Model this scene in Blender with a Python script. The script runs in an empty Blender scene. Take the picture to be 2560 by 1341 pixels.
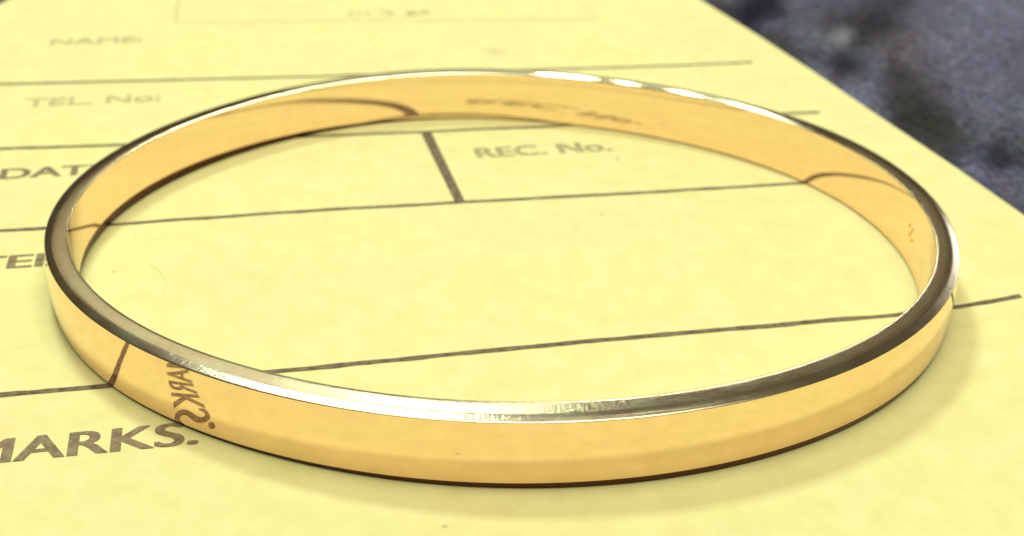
import bpy, bmesh, math, random
from mathutils import Matrix, Vector, noise as mnoise
random.seed(7)
MM = 0.001
R = math.radians
sc = bpy.context.scene
COL = sc.collection

# ------------------------------------------------------------------ camera
cam_d = bpy.data.cameras.new('camera')
cam = bpy.data.objects.new('camera', cam_d); COL.objects.link(cam)
cam_d.sensor_width = 36.0
cam_d.lens = 3217.0 / 2560 * 36
cam_d.shift_x = -18.4 / 2560
cam_d.clip_start = 0.002; cam_d.clip_end = 20
CX, CY = 18.967, 85.220                       # camera foot -> centre of the bangle, mm
cam.matrix_world = (Matrix.Translation((-CX * MM, -CY * MM, 44.786 * MM))
                    @ Matrix.Rotation(-0.2323, 4, 'Z')
                    @ Matrix.Rotation(math.pi / 2 - 0.48625, 4, 'X')
                    @ Matrix.Rotation(0.03699, 4, 'Z'))
cam_d.dof.use_dof = True
cam_d.dof.focus_distance = 0.076
cam_d.dof.aperture_fstop = 60
sc.camera = cam

# ------------------------------------------------------------------ light (indoor lamps)
sc.view_settings.view_transform = 'Standard'
sc.view_settings.look = 'None'
sc.view_settings.exposure = 0.03
sc.view_settings.gamma = 1
w = bpy.data.worlds.new('World'); sc.world = w; w.use_nodes = True
bg = w.node_tree.nodes['Background']
bg.inputs['Color'].default_value = (1.0, 0.84, 0.60, 1)
bg.inputs['Strength'].default_value = 0.07


def lamp(name, az, el, dist, sx, sy, share, color):
    """rectangular lamp; az from +Y towards +X, share = its part of the paper's light"""
    d = Vector((math.sin(R(az)) * math.cos(R(el)), math.cos(R(az)) * math.cos(R(el)), math.sin(R(el))))
    l = bpy.data.lights.new(name, 'AREA'); l.shape = 'RECTANGLE'; l.size = sx; l.size_y = sy
    l.energy = share * math.pi ** 2 * dist ** 2 / max(0.15, math.sin(R(el)))
    l.color = color
    o = bpy.data.objects.new(name, l); COL.objects.link(o)
    o.location = d * dist
    o.rotation_euler = (-d).to_track_quat('-Z', 'Y').to_euler()
    return o


lamp('overhead_fill_lamp', 170, 80, 1.0, 0.80, 0.80, 0.84, (1.0, 0.955, 0.88))  # unseen broad fill, added to carry most of the paper's light
lamp('desk_lamp', -14, 60, 0.8, 0.12, 0.12, 0.33, (0.93, 1.0, 1.03))
lamp('rim_lift_lamp', 1, 41, 0.9, 0.26, 0.08, 0.007, (0.95, 1.0, 0.85))  # unseen soft source, added to lift the tone of the front rim
lamp('spot_lamp', 8, 38, 0.9, 0.07, 0.03, 0.025, (1.0, 1.0, 0.97))
for az, el, sz, sh in ((15.0, 19.5, 0.040, 0.006), (18.0, 20.0, 0.010, 0.0012), (21.0, 20.5, 0.018, 0.002), (24.3, 21.3, 0.030, 0.004)):
    lamp('counter_lamp', az, el, 1.1, sz, 0.035, sh, (1.0, 1.0, 0.97))
lamp('rim_fill_lamp', -11, 28, 0.9, 0.34, 0.15, 0.0040, (1.0, 0.85, 0.62))  # unseen, added to warm and lighten the rim's left side
lamp('rim_fill_lamp', 33, 27, 0.9, 0.12, 0.16, 0.0008, (1.0, 0.82, 0.60))  # unseen, added for a little tone on the right of the rim
lamp('rim_fill_lamp', 0, 33, 0.9, 0.34, 0.07, 0.0065, (0.96, 1.0, 0.80))  # unseen, added to brighten the front-left rim
lamp('rim_fill_lamp', 13, 18, 1.0, 0.40, 0.10, 0.0022, (0.92, 1.0, 0.78))  # unseen, added to give the back of the rim its olive tone
lamp('window_lamp', 52, 16, 1.2, 0.30, 0.20, 0.012, (0.90, 0.88, 1.0))

# ------------------------------------------------------------------ materials
def new_mat(name):
    m = bpy.data.materials.new(name); m.use_nodes = True
    nt = m.node_tree
    return m, nt, nt.nodes['Principled BSDF']


def N(nt, t, **kw):
    n = nt.nodes.new(t)
    for k, v in kw.items():
        if k in n.inputs: n.inputs[k].default_value = v
        else: setattr(n, k, v)
    return n


def objcoord(nt, scale=(1, 1, 1)):
    tc = N(nt, 'ShaderNodeTexCoord'); mp = N(nt, 'ShaderNodeMapping')
    mp.inputs['Scale'].default_value = scale
    nt.links.new(tc.outputs['Object'], mp.inputs['Vector'])
    return mp.outputs['Vector']


def ramp(nt, fac, stops):
    r = N(nt, 'ShaderNodeValToRGB'); e = r.color_ramp.elements
    while len(e) < len(stops): e.new(0.5)
    for i, (p, c) in enumerate(stops):
        e[i].position = p; e[i].color = (*c, 1) if len(c) == 3 else c
    nt.links.new(fac, r.inputs['Fac'])
    return r.outputs['Color']


def mix(nt, fac, a, b, mode='MIX'):
    m = nt.nodes.new('ShaderNodeMix'); m.data_type = 'RGBA'; m.blend_type = mode
    for s, v in ((m.inputs[0], fac), (m.inputs[6], a), (m.inputs[7], b)):
        if isinstance(v, (int, float)): s.default_value = v
        elif isinstance(v, tuple): s.default_value = (*v, 1)
        else: nt.links.new(v, s)
    return m.outputs[2]


def math_n(nt, op, a, b=0.0, c=0.0):
    m = N(nt, 'ShaderNodeMath', operation=op)
    for i, v in enumerate((a, b, c)):
        if isinstance(v, (int, float)): m.inputs[i].default_value = v
        else: nt.links.new(v, m.inputs[i])
    return m.outputs[0]


def blob(nt, vec, x, y, rx, ry, hard=1.0):
    """soft elliptical spot of 1 at x, y (mm), 0 outside"""
    mp = N(nt, 'ShaderNodeMapping')
    mp.inputs['Scale'].default_value = (1 / (rx * MM), 1 / (ry * MM), 0)
    mp.inputs['Location'].default_value = (-x / rx, -y / ry, 0)
    nt.links.new(vec, mp.inputs['Vector'])
    g = N(nt, 'ShaderNodeVectorMath', operation='LENGTH'); nt.links.new(mp.outputs[0], g.inputs[0])
    mr = N(nt, 'ShaderNodeMapRange', interpolation_type='SMOOTHSTEP')
    mr.inputs['From Min'].default_value = 1.0; mr.inputs['From Max'].default_value = 1.0 - hard
    nt.links.new(g.outputs['Value'], mr.inputs['Value'])
    return mr.outputs['Result']


# paper
paper, nt, bs = new_mat('yellow_paper')
v = objcoord(nt)
n1 = N(nt, 'ShaderNodeTexNoise', Scale=70, Detail=3, Roughness=0.6); nt.links.new(v, n1.inputs['Vector'])
n2 = N(nt, 'ShaderNodeTexNoise', Scale=420, Detail=5, Roughness=0.65); nt.links.new(v, n2.inputs['Vector'])
c = ramp(nt, n1.outputs['Fac'], [(0.30, (0.900, 0.835, 0.350)), (0.50, (0.900, 0.870, 0.368)), (0.70, (0.880, 0.880, 0.345))])
c2 = ramp(nt, n2.outputs['Fac'], [(0.30, (0.93, 0.92, 0.86)), (0.62, (1.0, 1.0, 1.0))])
c = mix(nt, 1.0, c, c2, 'MULTIPLY')
sm = blob(nt, v, 8.6, 47.0, 1.7, 3.0)
c = mix(nt, math_n(nt, 'MULTIPLY', sm, 0.35), c, (0.62, 0.50, 0.25))
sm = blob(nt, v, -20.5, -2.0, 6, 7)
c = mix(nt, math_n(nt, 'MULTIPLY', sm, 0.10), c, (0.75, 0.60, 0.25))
nf = N(nt, 'ShaderNodeTexNoise', Scale=900, Detail=3, Roughness=0.6); nt.links.new(objcoord(nt, (1, 0.25, 1)), nf.inputs['Vector'])
c = mix(nt, 1.0, c, ramp(nt, nf.outputs['Fac'], [(0.35, (0.985, 0.98, 0.96)), (0.55, (1, 1, 1))]), 'MULTIPLY')
# tiny specks in the pulp
vo = N(nt, 'ShaderNodeTexVoronoi', Scale=210); nt.links.new(v, vo.inputs['Vector'])
spk = math_n(nt, 'LESS_THAN', vo.outputs['Distance'], 0.035)
sep = N(nt, 'ShaderNodeSeparateColor'); nt.links.new(vo.outputs['Color'], sep.inputs[0])
spk = math_n(nt, 'MULTIPLY', spk, math_n(nt, 'GREATER_THAN', sep.outputs[0], 0.72))
c = mix(nt, math_n(nt, 'MULTIPLY', spk, 0.45), c, (0.45, 0.33, 0.12))
nt.links.new(c, bs.inputs['Base Color'])
bs.inputs['Roughness'].default_value = 0.75
bs.inputs['Specular IOR Level'].default_value = 0.15
n3 = N(nt, 'ShaderNodeTexNoise', Scale=1500, Detail=4); nt.links.new(objcoord(nt, (1, 0.45, 1)), n3.inputs['Vector'])
bp = N(nt, 'ShaderNodeBump', Strength=0.25, Distance=0.00004); nt.links.new(n3.outputs['Fac'], bp.inputs['Height'])
nt.links.new(bp.outputs['Normal'], bs.inputs['Normal'])


def ink_mat(name, dark, light, lo=0.35, hi=0.68):
    m, nt, bs = new_mat(name)
    v = objcoord(nt)
    n = N(nt, 'ShaderNodeTexNoise', Scale=1700, Detail=4, Roughness=0.7); nt.links.new(v, n.inputs['Vector'])
    nt.links.new(ramp(nt, n.outputs['Fac'], [(lo, dark), (hi, light)]), bs.inputs['Base Color'])
    bs.inputs['Roughness'].default_value = 0.7
    bs.inputs['Specular IOR Level'].default_value = 0.15
    return m


ink_text = ink_mat('printed_ink', (0.17, 0.125, 0.075), (0.42, 0.34, 0.16), 0.30, 0.74)
ink_line = ink_mat('ruled_ink', (0.10, 0.072, 0.045), (0.34, 0.27, 0.13), 0.32, 0.74)
ink_faint = ink_mat('faded_ink', (0.62, 0.56, 0.24), (0.78, 0.72, 0.28))
ink_soft = ink_mat('worn_ink', (0.52, 0.46, 0.21), (0.72, 0.66, 0.27))
ink_mid = ink_mat('light_ink', (0.34, 0.30, 0.15), (0.62, 0.56, 0.24))
ink_pale = ink_mat('pale_ink', (0.84, 0.74, 0.31), (0.87, 0.80, 0.32))

# gold walls
gold, nt, bs = new_mat('polished_gold')
bs.inputs['Metallic'].default_value = 1.0
v = objcoord(nt)
n = N(nt, 'ShaderNodeTexNoise', Scale=900, Detail=4); nt.links.new(v, n.inputs['Vector'])
nt.links.new(ramp(nt, n.outputs['Fac'], [(0.3, (0.96, 0.70, 0.49)), (0.7, (1.0, 0.745, 0.52))]), bs.inputs['Base Color'])
ns = N(nt, 'ShaderNodeTexNoise', Scale=260, Detail=4, Roughness=0.6); nt.links.new(objcoord(nt, (1, 1, 3)), ns.inputs['Vector'])
nt.links.new(math_n(nt, 'MULTIPLY_ADD', ns.outputs['Fac'], 0.10, 0.005), bs.inputs['Roughness'])
n = N(nt, 'ShaderNodeTexNoise', Scale=260, Detail=3); nt.links.new(objcoord(nt, (1, 1, 0.5)), n.inputs['Vector'])
bp = N(nt, 'ShaderNodeBump', Strength=0.5, Distance=0.000012); nt.links.new(n.outputs['Fac'], bp.inputs['Height'])
nt.links.new(bp.outputs['Normal'], bs.inputs['Normal'])

# brushed rim
rimm, nt, bs = new_mat('brushed_gold_rim')
bs.inputs['Metallic'].default_value = 1.0
uv = N(nt, 'ShaderNodeUVMap', uv_map='UVMap')


def uvnoise(sx, sy, scale, detail=3):
    mp = N(nt, 'ShaderNodeMapping'); mp.inputs['Scale'].default_value = (sx, sy, 1)
    nt.links.new(uv.outputs[0], mp.inputs['Vector'])
    n = N(nt, 'ShaderNodeTexNoise', Scale=scale, Detail=detail, Roughness=0.6)
    nt.links.new(mp.outputs[0], n.inputs['Vector'])
    return n.outputs['Fac']


across = uvnoise(7.0, 0.7, 1.0, 3)          # short scratches across the rim
along = uvnoise(0.10, 7.0, 1.0, 4)           # longer ones along it
patch = uvnoise(0.25, 0.5, 1.0, 2)
nt.links.new(ramp(nt, patch, [(0.35, (0.80, 0.64, 0.38)), (0.65, (0.82, 0.77, 0.45))]), bs.inputs['Base Color'])
hgt = math_n(nt, 'ADD', math_n(nt, 'MULTIPLY', across, 0.42), math_n(nt, 'MULTIPLY', along, 0.35))
tc = N(nt, 'ShaderNodeTexCoord'); sp = N(nt, 'ShaderNodeSeparateXYZ'); nt.links.new(tc.outputs['Object'], sp.inputs[0])
wear = N(nt, 'ShaderNodeMapRange')            # the near half of the rim is more worn than the far half
wear.inputs['From Min'].default_value = 0.022; wear.inputs['From Max'].default_value = -0.020
nt.links.new(sp.outputs['Y'], wear.inputs['Value'])
nt.links.new(math_n(nt, 'ADD', math_n(nt, 'MULTIPLY_ADD', patch, 0.08, 0.03), math_n(nt, 'MULTIPLY', wear.outputs['Result'], 0.13)), bs.inputs['Roughness'])
bp = N(nt, 'ShaderNodeBump', Strength=0.7, Distance=0.00003)
nt.links.new(math_n(nt, 'MULTIPLY', hgt, math_n(nt, 'MULTIPLY_ADD', wear.outputs['Result'], 1.1, 0.12)), bp.inputs['Height'])
nt.links.new(bp.outputs['Normal'], bs.inputs['Normal'])

# lower edge of the band, contact shade put into its dark colour
lowm, nt, bs = new_mat('contact_shade_gold_edge')
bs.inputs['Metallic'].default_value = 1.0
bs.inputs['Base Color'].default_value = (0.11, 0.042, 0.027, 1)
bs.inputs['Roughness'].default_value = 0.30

# stamped marks inside the band
stampm, nt, bs = new_mat('stamped_mark')
bs.inputs['Metallic'].default_value = 1.0
bs.inputs['Base Color'].default_value = (0.90, 0.52, 0.33, 1)
bs.inputs['Roughness'].default_value = 0.4

# dark cloth
cloth, nt, bs = new_mat('dark_blue_cloth')
CA = R(-29)                                   # the cloth's pattern runs at this angle to the envelope


def cloth_uv(scale=(1, 1, 1)):
    tc = N(nt, 'ShaderNodeTexCoord'); r = N(nt, 'ShaderNodeVectorRotate', rotation_type='Z_AXIS')
    r.inputs['Angle'].default_value = -CA
    nt.links.new(tc.outputs['Object'], r.inputs['Vector'])
    mp = N(nt, 'ShaderNodeMapping'); mp.inputs['Scale'].default_value = scale
    nt.links.new(r.outputs[0], mp.inputs['Vector'])
    return mp.outputs[0]


v = cloth_uv()
dn = N(nt, 'ShaderNodeTexNoise', Scale=130, Detail=3, Roughness=0.6); nt.links.new(cloth_uv((1, 0.35, 1)), dn.inputs['Vector'])
dv = N(nt, 'ShaderNodeVectorMath', operation='MULTIPLY_ADD')
dv.inputs[1].default_value = (0.012, 0.030, 0); nt.links.new(dn.outputs['Color'], dv.inputs[0])
ds = N(nt, 'ShaderNodeVectorMath', operation='SUBTRACT'); ds.inputs[1].default_value = (0.006, 0.015, 0)
nt.links.new(v, ds.inputs[0]); nt.links.new(ds.outputs[0], dv.inputs[2])
v = dv.outputs[0]
n1 = N(nt, 'ShaderNodeTexNoise', Scale=95, Detail=2, Roughness=0.5); nt.links.new(cloth_uv((1, 0.33, 1)), n1.inputs['Vector'])
n2 = N(nt, 'ShaderNodeTexNoise', Scale=1300, Detail=3, Roughness=0.8); nt.links.new(v, n2.inputs['Vector'])
n3 = N(nt, 'ShaderNodeTexNoise', Scale=110, Detail=2); nt.links.new(cloth_uv((1, 0.35, 1)), n3.inputs['Vector'])
c = ramp(nt, n1.outputs['Fac'], [(0.34, (0.010, 0.010, 0.018)), (0.46, (0.036, 0.036, 0.042)), (0.58, (0.085, 0.088, 0.115)), (0.70, (0.14, 0.145, 0.19))])
c = mix(nt, math_n(nt, 'MULTIPLY', n3.outputs['Fac'], 0.5), c, (0.060, 0.055, 0.030))
n4 = N(nt, 'ShaderNodeTexNoise', Scale=620, Detail=3, Roughness=0.7); nt.links.new(cloth_uv((1, 0.6, 1)), n4.inputs['Vector'])
hue = mix(nt, 0.45, (0.5, 0.5, 0.5), n4.outputs['Color'])
c = mix(nt, 1.0, c, mix(nt, 1.0, hue, (2.5, 2.5, 2.7), 'MULTIPLY'), 'MULTIPLY')
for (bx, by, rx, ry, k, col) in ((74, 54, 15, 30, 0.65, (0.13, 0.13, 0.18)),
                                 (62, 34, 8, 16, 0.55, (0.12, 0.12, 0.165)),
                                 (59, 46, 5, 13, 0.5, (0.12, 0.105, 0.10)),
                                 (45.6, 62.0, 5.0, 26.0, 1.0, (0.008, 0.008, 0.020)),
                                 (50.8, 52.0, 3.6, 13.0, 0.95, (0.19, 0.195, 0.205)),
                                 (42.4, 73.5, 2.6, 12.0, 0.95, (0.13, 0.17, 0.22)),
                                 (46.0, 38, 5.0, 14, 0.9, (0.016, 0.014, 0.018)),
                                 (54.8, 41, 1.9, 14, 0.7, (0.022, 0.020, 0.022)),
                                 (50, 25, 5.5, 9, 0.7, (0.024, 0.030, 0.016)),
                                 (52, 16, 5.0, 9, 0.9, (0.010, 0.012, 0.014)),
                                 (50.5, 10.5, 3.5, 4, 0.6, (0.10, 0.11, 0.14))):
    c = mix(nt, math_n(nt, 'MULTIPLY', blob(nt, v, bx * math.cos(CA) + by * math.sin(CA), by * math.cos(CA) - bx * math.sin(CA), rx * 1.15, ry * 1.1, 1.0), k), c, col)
g = ramp(nt, n2.outputs['Fac'], [(0.30, (0.35, 0.35, 0.4)), (0.50, (0.95, 0.95, 0.95)), (0.70, (1.9, 1.9, 2.0))])
c = mix(nt, 1.0, c, g, 'MULTIPLY')
nt.links.new(c, bs.inputs['Base Color'])
bs.inputs['Roughness'].default_value = 0.95
bs.inputs['Specular IOR Level'].default_value = 0.1

# ------------------------------------------------------------------ helpers
def link(name, me, mat, parent=None):
    o = bpy.data.objects.new(name, me); COL.objects.link(o)
    if mat: me.materials.append(mat)
    if parent: o.parent = parent
    return o


def mesh(name, verts, faces, smooth=True):
    me = bpy.data.meshes.new(name); me.from_pydata([tuple(c * MM for c in p) for p in verts], [], faces)
    me.update()
    for p in me.polygons: p.use_smooth = smooth
    return me


def empty(name, label, cat):
    o = bpy.data.objects.new(name, None); COL.objects.link(o); o.empty_display_size = 0.01
    o['label'] = label; o['category'] = cat
    return o


# ------------------------------------------------------------------ cloth under the envelope
EDGE = [(34.0, 120.0), (36.6, 84.0), (38.50, 63.9), (40.31, 49.1), (41.6, 36.0), (42.59, 23.2), (43.78, 9.8), (44.34, 0.3), (45.4, -20.0), (46.8, -60.0), (47.4, -80.0)]


def edge_x(y):
    for (xa, ya), (xb, yb) in zip(EDGE, EDGE[1:]):
        if y >= yb or (xb, yb) == EDGE[-1]:
            return xa + (xb - xa) * (y - ya) / (yb - ya)


verts, faces = [], []
nx, ny = 130, 130
for j in range(ny + 1):
    for i in range(nx + 1):
        x = -260 + 520 * i / nx; y = -220 + 620 * j / ny
        d = max(0, x - edge_x(y) - 2, y - 86, -x - 60)
        k = 1 - math.exp(-d / 18)
        z = -0.75 - k * (2.2 + 0.9 * mnoise.noise(Vector(((x * 0.875 - y * 0.485) / 16, (y * 0.875 + x * 0.485) / 50, 3.1))) + 0.25 * mnoise.noise(Vector(((x * 0.875 - y * 0.485) / 7, (y * 0.875 + x * 0.485) / 20, 1.1))))
        verts.append((x, y, z))
for j in range(ny):
    for i in range(nx):
        a = j * (nx + 1) + i
        faces.append((a, a + 1, a + nx + 2, a + nx + 1))
o = link('tabletop', mesh('tabletop', verts, faces), cloth)
o['kind'] = 'structure'

# ------------------------------------------------------------------ envelope
env = empty('paper_envelope', 'yellow printed paper envelope with ruled form lines, lying flat under the gold bangle', 'envelope')
outline = EDGE + [(-70, -80), (-70, 10), (-52.6, 54.0), (-43.9, 74.5), (-39.5, 83), (-34, 86), (34, 86)]
outline = [p for p in outline if p[1] <= 86]
bm = bmesh.new()
th = 0.55
vs = [bm.verts.new((x * MM, y * MM, -th * MM)) for x, y in outline]
f = bm.faces.new(vs)
if f.normal.z > 0: f.normal_flip()
f.normal_update()
if f.normal.z > 0: bmesh.ops.reverse_faces(bm, faces=[f])
ext = bmesh.ops.extrude_face_region(bm, geom=[f])
top = [g for g in ext['geom'] if isinstance(g, bmesh.types.BMVert)]
for g in top: g.co.z = 0
bmesh.ops.recalc_face_normals(bm, faces=bm.faces)
rim_e = [e for e in bm.edges if all(abs(v.co.z) < 1e-9 for v in e.verts)]
bmesh.ops.bevel(bm, geom=rim_e, offset=0.22 * MM, segments=3, affect='EDGES')
me = bpy.data.meshes.new('paper_sheet'); bm.to_mesh(me); bm.free()
link('paper_sheet', me, paper, env)


def ruled(x0, x1, ys, thick, z=0.03, mat=None, name='ruled_line', taper=None):
    """a printed rule along +X through (x, y) knots, slightly uneven"""
    vv, ff = [], []; n = max(12, int((x1 - x0) / 0.6))
    for i in range(n + 1):
        t = i / n; x = x0 + (x1 - x0) * t
        for (xa, ya), (xb, yb) in zip(ys, ys[1:]):
            if x <= xb or (xb, yb) == ys[-1]:
                y = ya + (yb - ya) * (x - xa) / (xb - xa); break
        hw = thick / 2 * (1 + 0.30 * mnoise.noise(Vector((x * 0.9, ys[0][1], 0))))
        y += 0.10 * mnoise.noise(Vector((x * 0.22, ys[0][1], 5))) + 0.035 * mnoise.noise(Vector((x * 1.1, ys[0][1], 9)))
        vv += [(x, y - hw, z), (x, y + hw, z)]
        if i: a = 2 * i; ff.append((a - 2, a, a + 1, a - 1))
    return link(name, mesh(name, vv, ff, False), mat or ink_line, env)


ruled(-60, 35.8, [(-60, 43.9), (-41.8, 42.77), (-26.5, 41.95), (-14.7, 41.4), (27.5, 39.95), (35.8, 40.12)], 0.50)
ruled(-60, 36.9, [(-60, 26.9), (-39.6, 25.9), (-30, 25.38), (-10.9, 25.12), (-2.4, 24.9), (10.5, 24.65), (36.9, 24.82)], 0.52)
ruled(-60, 34.5, [(-60, 9.6), (-37.5, 9.25), (-28.7, 9.12), (-16.4, 9.38), (-1.8, 9.25), (13.5, 8.9), (34.5, 8.8)], 0.46)
ruled(-60, 36.1, [(-60, -14.3), (-34.5, -14.2), (-17.6, -14.2), (0.9, -13.85), (25.2, -13.84), (30.7, -13.5), (34.0, -13.0), (36.1, -12.65)], 0.50)
# thick divider between the columns
me = mesh('divider_line', [(-2.80, 24.80, .034), (-1.83, 24.75, .034), (-1.40, 9.15, .034), (-2.22, 9.15, .034)], [(0, 3, 2, 1)], False)
link('divider_line', me, ink_line, env)


def text(body, x, y, cap, width, mat, bold=0.0, parent=env, name='printed_text', z=0.032):
    """letters as flat print: the glyphs laid three times, shifted sideways, so that the stems are bold"""
    cu = bpy.data.curves.new(name, 'FONT'); cu.body = body; cu.size = 1.0; cu.resolution_u = 6
    o = bpy.data.objects.new(name, cu); COL.objects.link(o)
    bpy.context.view_layer.update()
    me0 = bpy.data.meshes.new_from_object(o)
    COL.objects.unlink(o); bpy.data.objects.remove(o)
    base = [q.co.copy() for q in me0.vertices]; pol = [list(p.vertices) for p in me0.polygons]
    x0, x1 = min(q.x for q in base), max(q.x for q in base)
    vv, ff = [], []
    for k, sx in enumerate((-1, 0, 1)):
        o0 = len(vv)
        for q in base:
            vv.append((x + (q.x - x0) / (x1 - x0) * width + sx * bold, y + q.y / 0.73 * cap, z + 0.004 * k))
        ff += [[i + o0 for i in p] for p in pol]
    return link(name, mesh(name, vv, ff, False), mat, parent)


text('NAME:', -38.2, 54.6, 2.1, 9.4, ink_soft, 0.09)
text('TEL. No:', -38.8, 36.1, 2.2, 12.4, ink_soft, 0.08)
text('DATE:', -38.8, 19.2, 2.2, 9.3, ink_text, 0.10)
text('ITEM', -39.5, 2.8, 2.2, 7.7, ink_text, 0.11)
text('REC. No.', 1.4, 18.2, 2.3, 12.3, ink_mid, 0.11)
text('REMARKS.', -40.05, -21.35, 2.5, 17.25, ink_text, 0.11)
text('hi 2 gs', -5.6, 61.6, 1.9, 9.4, ink_faint, 0.05)
link('printed_comma', mesh('printed_comma', [(13.3, 15.7, .03), (13.5, 15.65, .03), (14.0, 16.7, .03), (13.75, 16.75, .03)], [(0, 1, 2, 3)], False), ink_faint, env)


def stroke(pts, wd, mat, name, z=0.03):
    vv, ff = [], []
    for i, (x, y) in enumerate(pts):
        a = Vector(pts[max(0, i - 1)]); b = Vector(pts[min(len(pts) - 1, i + 1)])
        t = (b - a).normalized(); n = Vector((-t.y, t.x)) * wd / 2
        vv += [(x + n.x, y + n.y, z), (x - n.x, y - n.y, z)]
        if i: k = 2 * i; ff.append((k - 2, k - 1, k + 1, k))
    return link(name, mesh(name, vv, ff, False), mat, env)


# fine hair lying on the paper, seen left inside the ring
stroke([(-25.2, -2.9), (-25.0, -1.6), (-25.1, -0.3), (-25.6, 1.0), (-26.3, 2.2)], 0.07, ink_pale, 'hair_mark')
# faint printed box at the top
stroke([(-25.3, 61.3), (-25.3, 66), (-25.1, 70), (-24.8, 76), (-24.3, 77.5), (-23, 78)], 0.30, ink_faint, 'printed_box_line')
stroke([(-25.3, 61.3), (0, 59.2), (22.9, 57.2)], 0.35, ink_pale, 'printed_box_line')
stroke([(22.9, 57.3), (23.0, 60), (22.9, 66), (22.9, 72), (22.3, 74), (21, 75)], 0.40, ink_pale, 'printed_box_line')

# ------------------------------------------------------------------ bangle
A2, B2, A3, B3, A4, B4, A5, B5, A6, B6 = (0.0468, -0.02112, -0.00284, -0.00818, 0.00561, 0.00071, -0.00202, 0.00186, -0.00059, 0.00028)


def r_out(t):
    return 31.0 * (1 + A2 * math.cos(2 * t) + B2 * math.sin(2 * t) + A3 * math.cos(3 * t) + B3 * math.sin(3 * t)
                   + A4 * math.cos(4 * t) + B4 * math.sin(4 * t) + A5 * math.cos(5 * t) + B5 * math.sin(5 * t)
                   + A6 * math.cos(6 * t) + B6 * math.sin(6 * t))


def thick(t):
    return 1.7036 + 0.06 * math.cos(t) + 0.0566 * math.sin(t) - 0.169 * math.cos(2 * t) + 0.107 * math.sin(2 * t)


def z_top(x, y): return 4.574 + 0.00615 * x - 0.00597 * y
def z_bot(x, y):                              # slightly warped: it touches the paper at a few places only
    t = math.atan2(y, x)
    return 0.01 + 0.03 * max(0, math.cos(t + R(75))) ** 2 + 0.20 * max(0, math.cos(t - R(155))) ** 3


def low_in(t):                               # the inner edge coloured as contact shade, broader on one side
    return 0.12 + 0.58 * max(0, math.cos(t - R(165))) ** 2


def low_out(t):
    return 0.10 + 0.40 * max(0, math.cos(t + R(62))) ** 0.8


# section: (offset inward from outer radius as a*t + b, height as fraction f, plus dz)
def section(t):
    T = thick(t); h = 1.0
    wall_out = []
    out = []
    ro, ri = 0.42, 0.30                       # rounding of the lower edges
    # list of (d, f, dz): d = distance inward from the outer top radius
    S = []
    S += [('in', T + 0.055, 1, -0.10), ('in', T + 0.085, 1, -0.4)]
    for k in range(1, 12):
        f = 1 - k / 12
        S.append(('in', T + 0.09 + 0.30 * (1 - f) + 0.016 * max(0, f * 2 - 1) ** 2 - 0.016, f, -0.4 * f + low_in(t) * (1 - f)))
    S += [('in', T + 0.39, 0, low_in(t))]
    S += [('break',)]
    S += [('out', 0.02, 0, low_out(t))]
    for k in range(1, 12):
        f = k / 12
        bul = 0.14 * math.sin(math.pi * f)
        S.append(('out', 0.02 * (1 - f) - bul, f, low_out(t) * (1 - f) - 0.20 * f))
    S.append(('out', 0.0, 1, -0.20))
    return S


def split(t, first):
    S = section(t); k = [q[0] for q in S].index('break')
    return S[:k] if first else S[k + 1:]


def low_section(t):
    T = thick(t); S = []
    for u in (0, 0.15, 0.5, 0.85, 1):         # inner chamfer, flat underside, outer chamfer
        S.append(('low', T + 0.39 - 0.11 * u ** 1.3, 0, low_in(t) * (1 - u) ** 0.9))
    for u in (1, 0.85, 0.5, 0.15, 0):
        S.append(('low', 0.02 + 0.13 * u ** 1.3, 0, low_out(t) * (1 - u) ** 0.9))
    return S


def rim_section(t):
    T = thick(t); S = [(0.0, -0.20), (0.012, -0.170), (0.035, -0.155), (0.12, -0.132), (0.30, -0.080), (0.48, -0.030), (0.60, -0.010), (0.72, -0.002)]
    for k in range(1, 5):
        u = k / 5; S.append((0.72 + (T - 0.74) * u, 0.006 * math.sin(math.pi * u)))
    S += [(T, -0.004), (T + 0.035, -0.020), (T + 0.055, -0.06), (T + 0.055, -0.10)]
    return S


NS = 480


def ring(fn, isrim):
    vv, ff, uvs = [], [], []
    arc = 0; prev = None
    rows = []
    for i in range(NS + 1):
        t = 2 * math.pi * i / NS; ro = r_out(t)
        x0, y0 = ro * math.cos(t), ro * math.sin(t)
        if prev: arc += math.hypot(x0 - prev[0], y0 - prev[1])
        prev = (x0, y0); row = []
        for s in fn(t):
            if isrim: d, dz = s; fz = 1
            else: _, d, fz, dz = s
            r = ro - d; x, y = r * math.cos(t), r * math.sin(t)
            zt, zb = z_top(x0, y0), z_bot(x0, y0)
            row.append(((x, y, zb + (zt - zb) * fz + dz), (arc, d)))
        rows.append(row)
    n = len(rows[0])
    for i in range(NS):
        vv += [q[0] for q in rows[i]]
    for i in range(NS):
        j = (i + 1) % NS
        for k in range(n - 1):
            ff.append((i * n + k, i * n + k + 1, j * n + k + 1, j * n + k))
            uvs.append((rows[i][k][1], rows[i][k + 1][1], rows[i + 1][k + 1][1], rows[i + 1][k][1]))
    return vv, ff, uvs


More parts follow.
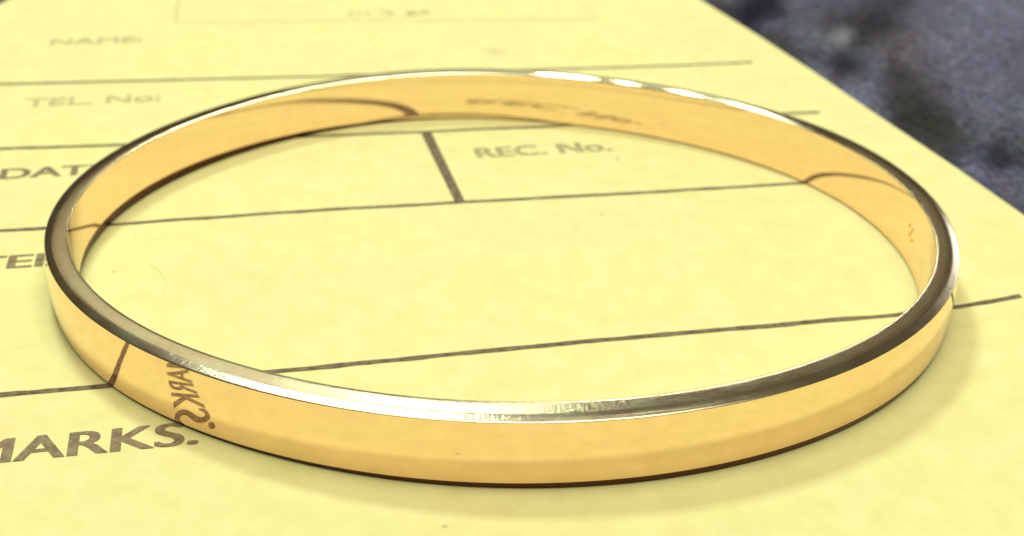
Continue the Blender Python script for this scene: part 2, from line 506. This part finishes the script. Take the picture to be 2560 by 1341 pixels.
def ring_obj(name, fn, isrim, mat, parent, out=None):
    vv, ff, uvs = ring(fn, isrim)
    me = mesh(name, vv, ff)
    ul = me.uv_layers.new(name='UVMap')
    li = 0
    for fuv in uvs:
        for q in fuv: ul.data[li].uv = q; li += 1
    bm = bmesh.new(); bm.from_mesh(me)
    bmesh.ops.recalc_face_normals(bm, faces=bm.faces)
    # open strips: make sure the normals point away from the metal
    bm.faces.ensure_lookup_table()
    if out in ('up', 'down'):
        f = (max if out == 'up' else min)(bm.faces, key=lambda q: q.calc_center_median().z)
        bad = (f.normal.z < 0) == (out == 'up')
    else:
        f = bm.faces[len(bm.faces) // 2]; c = f.calc_center_median()
        bad = (f.normal.x * c.x + f.normal.y * c.y < 0) == (out == 'outward')
    if bad: bmesh.ops.reverse_faces(bm, faces=bm.faces)
    bm.to_mesh(me); bm.free()
    return link(name, me, mat, parent)


bangle = empty('bangle', 'plain oval gold bangle with polished walls and brushed top rim, resting on the yellow envelope', 'bangle')
ring_obj('inner_wall', lambda t: split(t, True), False, gold, bangle, 'inward')
ring_obj('outer_wall', lambda t: split(t, False), False, gold, bangle, 'outward')
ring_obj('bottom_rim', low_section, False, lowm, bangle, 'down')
ring_obj('top_rim', rim_section, True, rimm, bangle, 'up')


def stamp(body, t0, zc, cap, width, name='hallmark', lift=0.02):
    """small stamped letters on the inner wall, read from the centre"""
    cu = bpy.data.curves.new(name, 'FONT'); cu.body = body; cu.size = 1.0; cu.resolution_u = 3
    o = bpy.data.objects.new(name, cu); COL.objects.link(o); bpy.context.view_layer.update()
    me = bpy.data.meshes.new_from_object(o); COL.objects.unlink(o); bpy.data.objects.remove(o)
    xs = [q.co.x for q in me.vertices]; x0, x1 = min(xs), max(xs)
    for q in me.vertices:
        u = (q.co.x - x0) / (x1 - x0) * width; zz = zc + q.co.y / 0.73 * cap
        t = t0 - u / (r_out(t0) - 2)
        f = max(0, min(1, zz / 4.57))
        r = r_out(t) - (thick(t) + 0.09 + 0.30 * (1 - f)) - lift
        q.co = (r * math.cos(t) * MM, r * math.sin(t) * MM, zz * MM)
    me.materials.clear()
    return link(name, me, stampm, bangle)


stamp("'/,", R(-10), 1.9, 0.95, 1.3)
print('scene built')
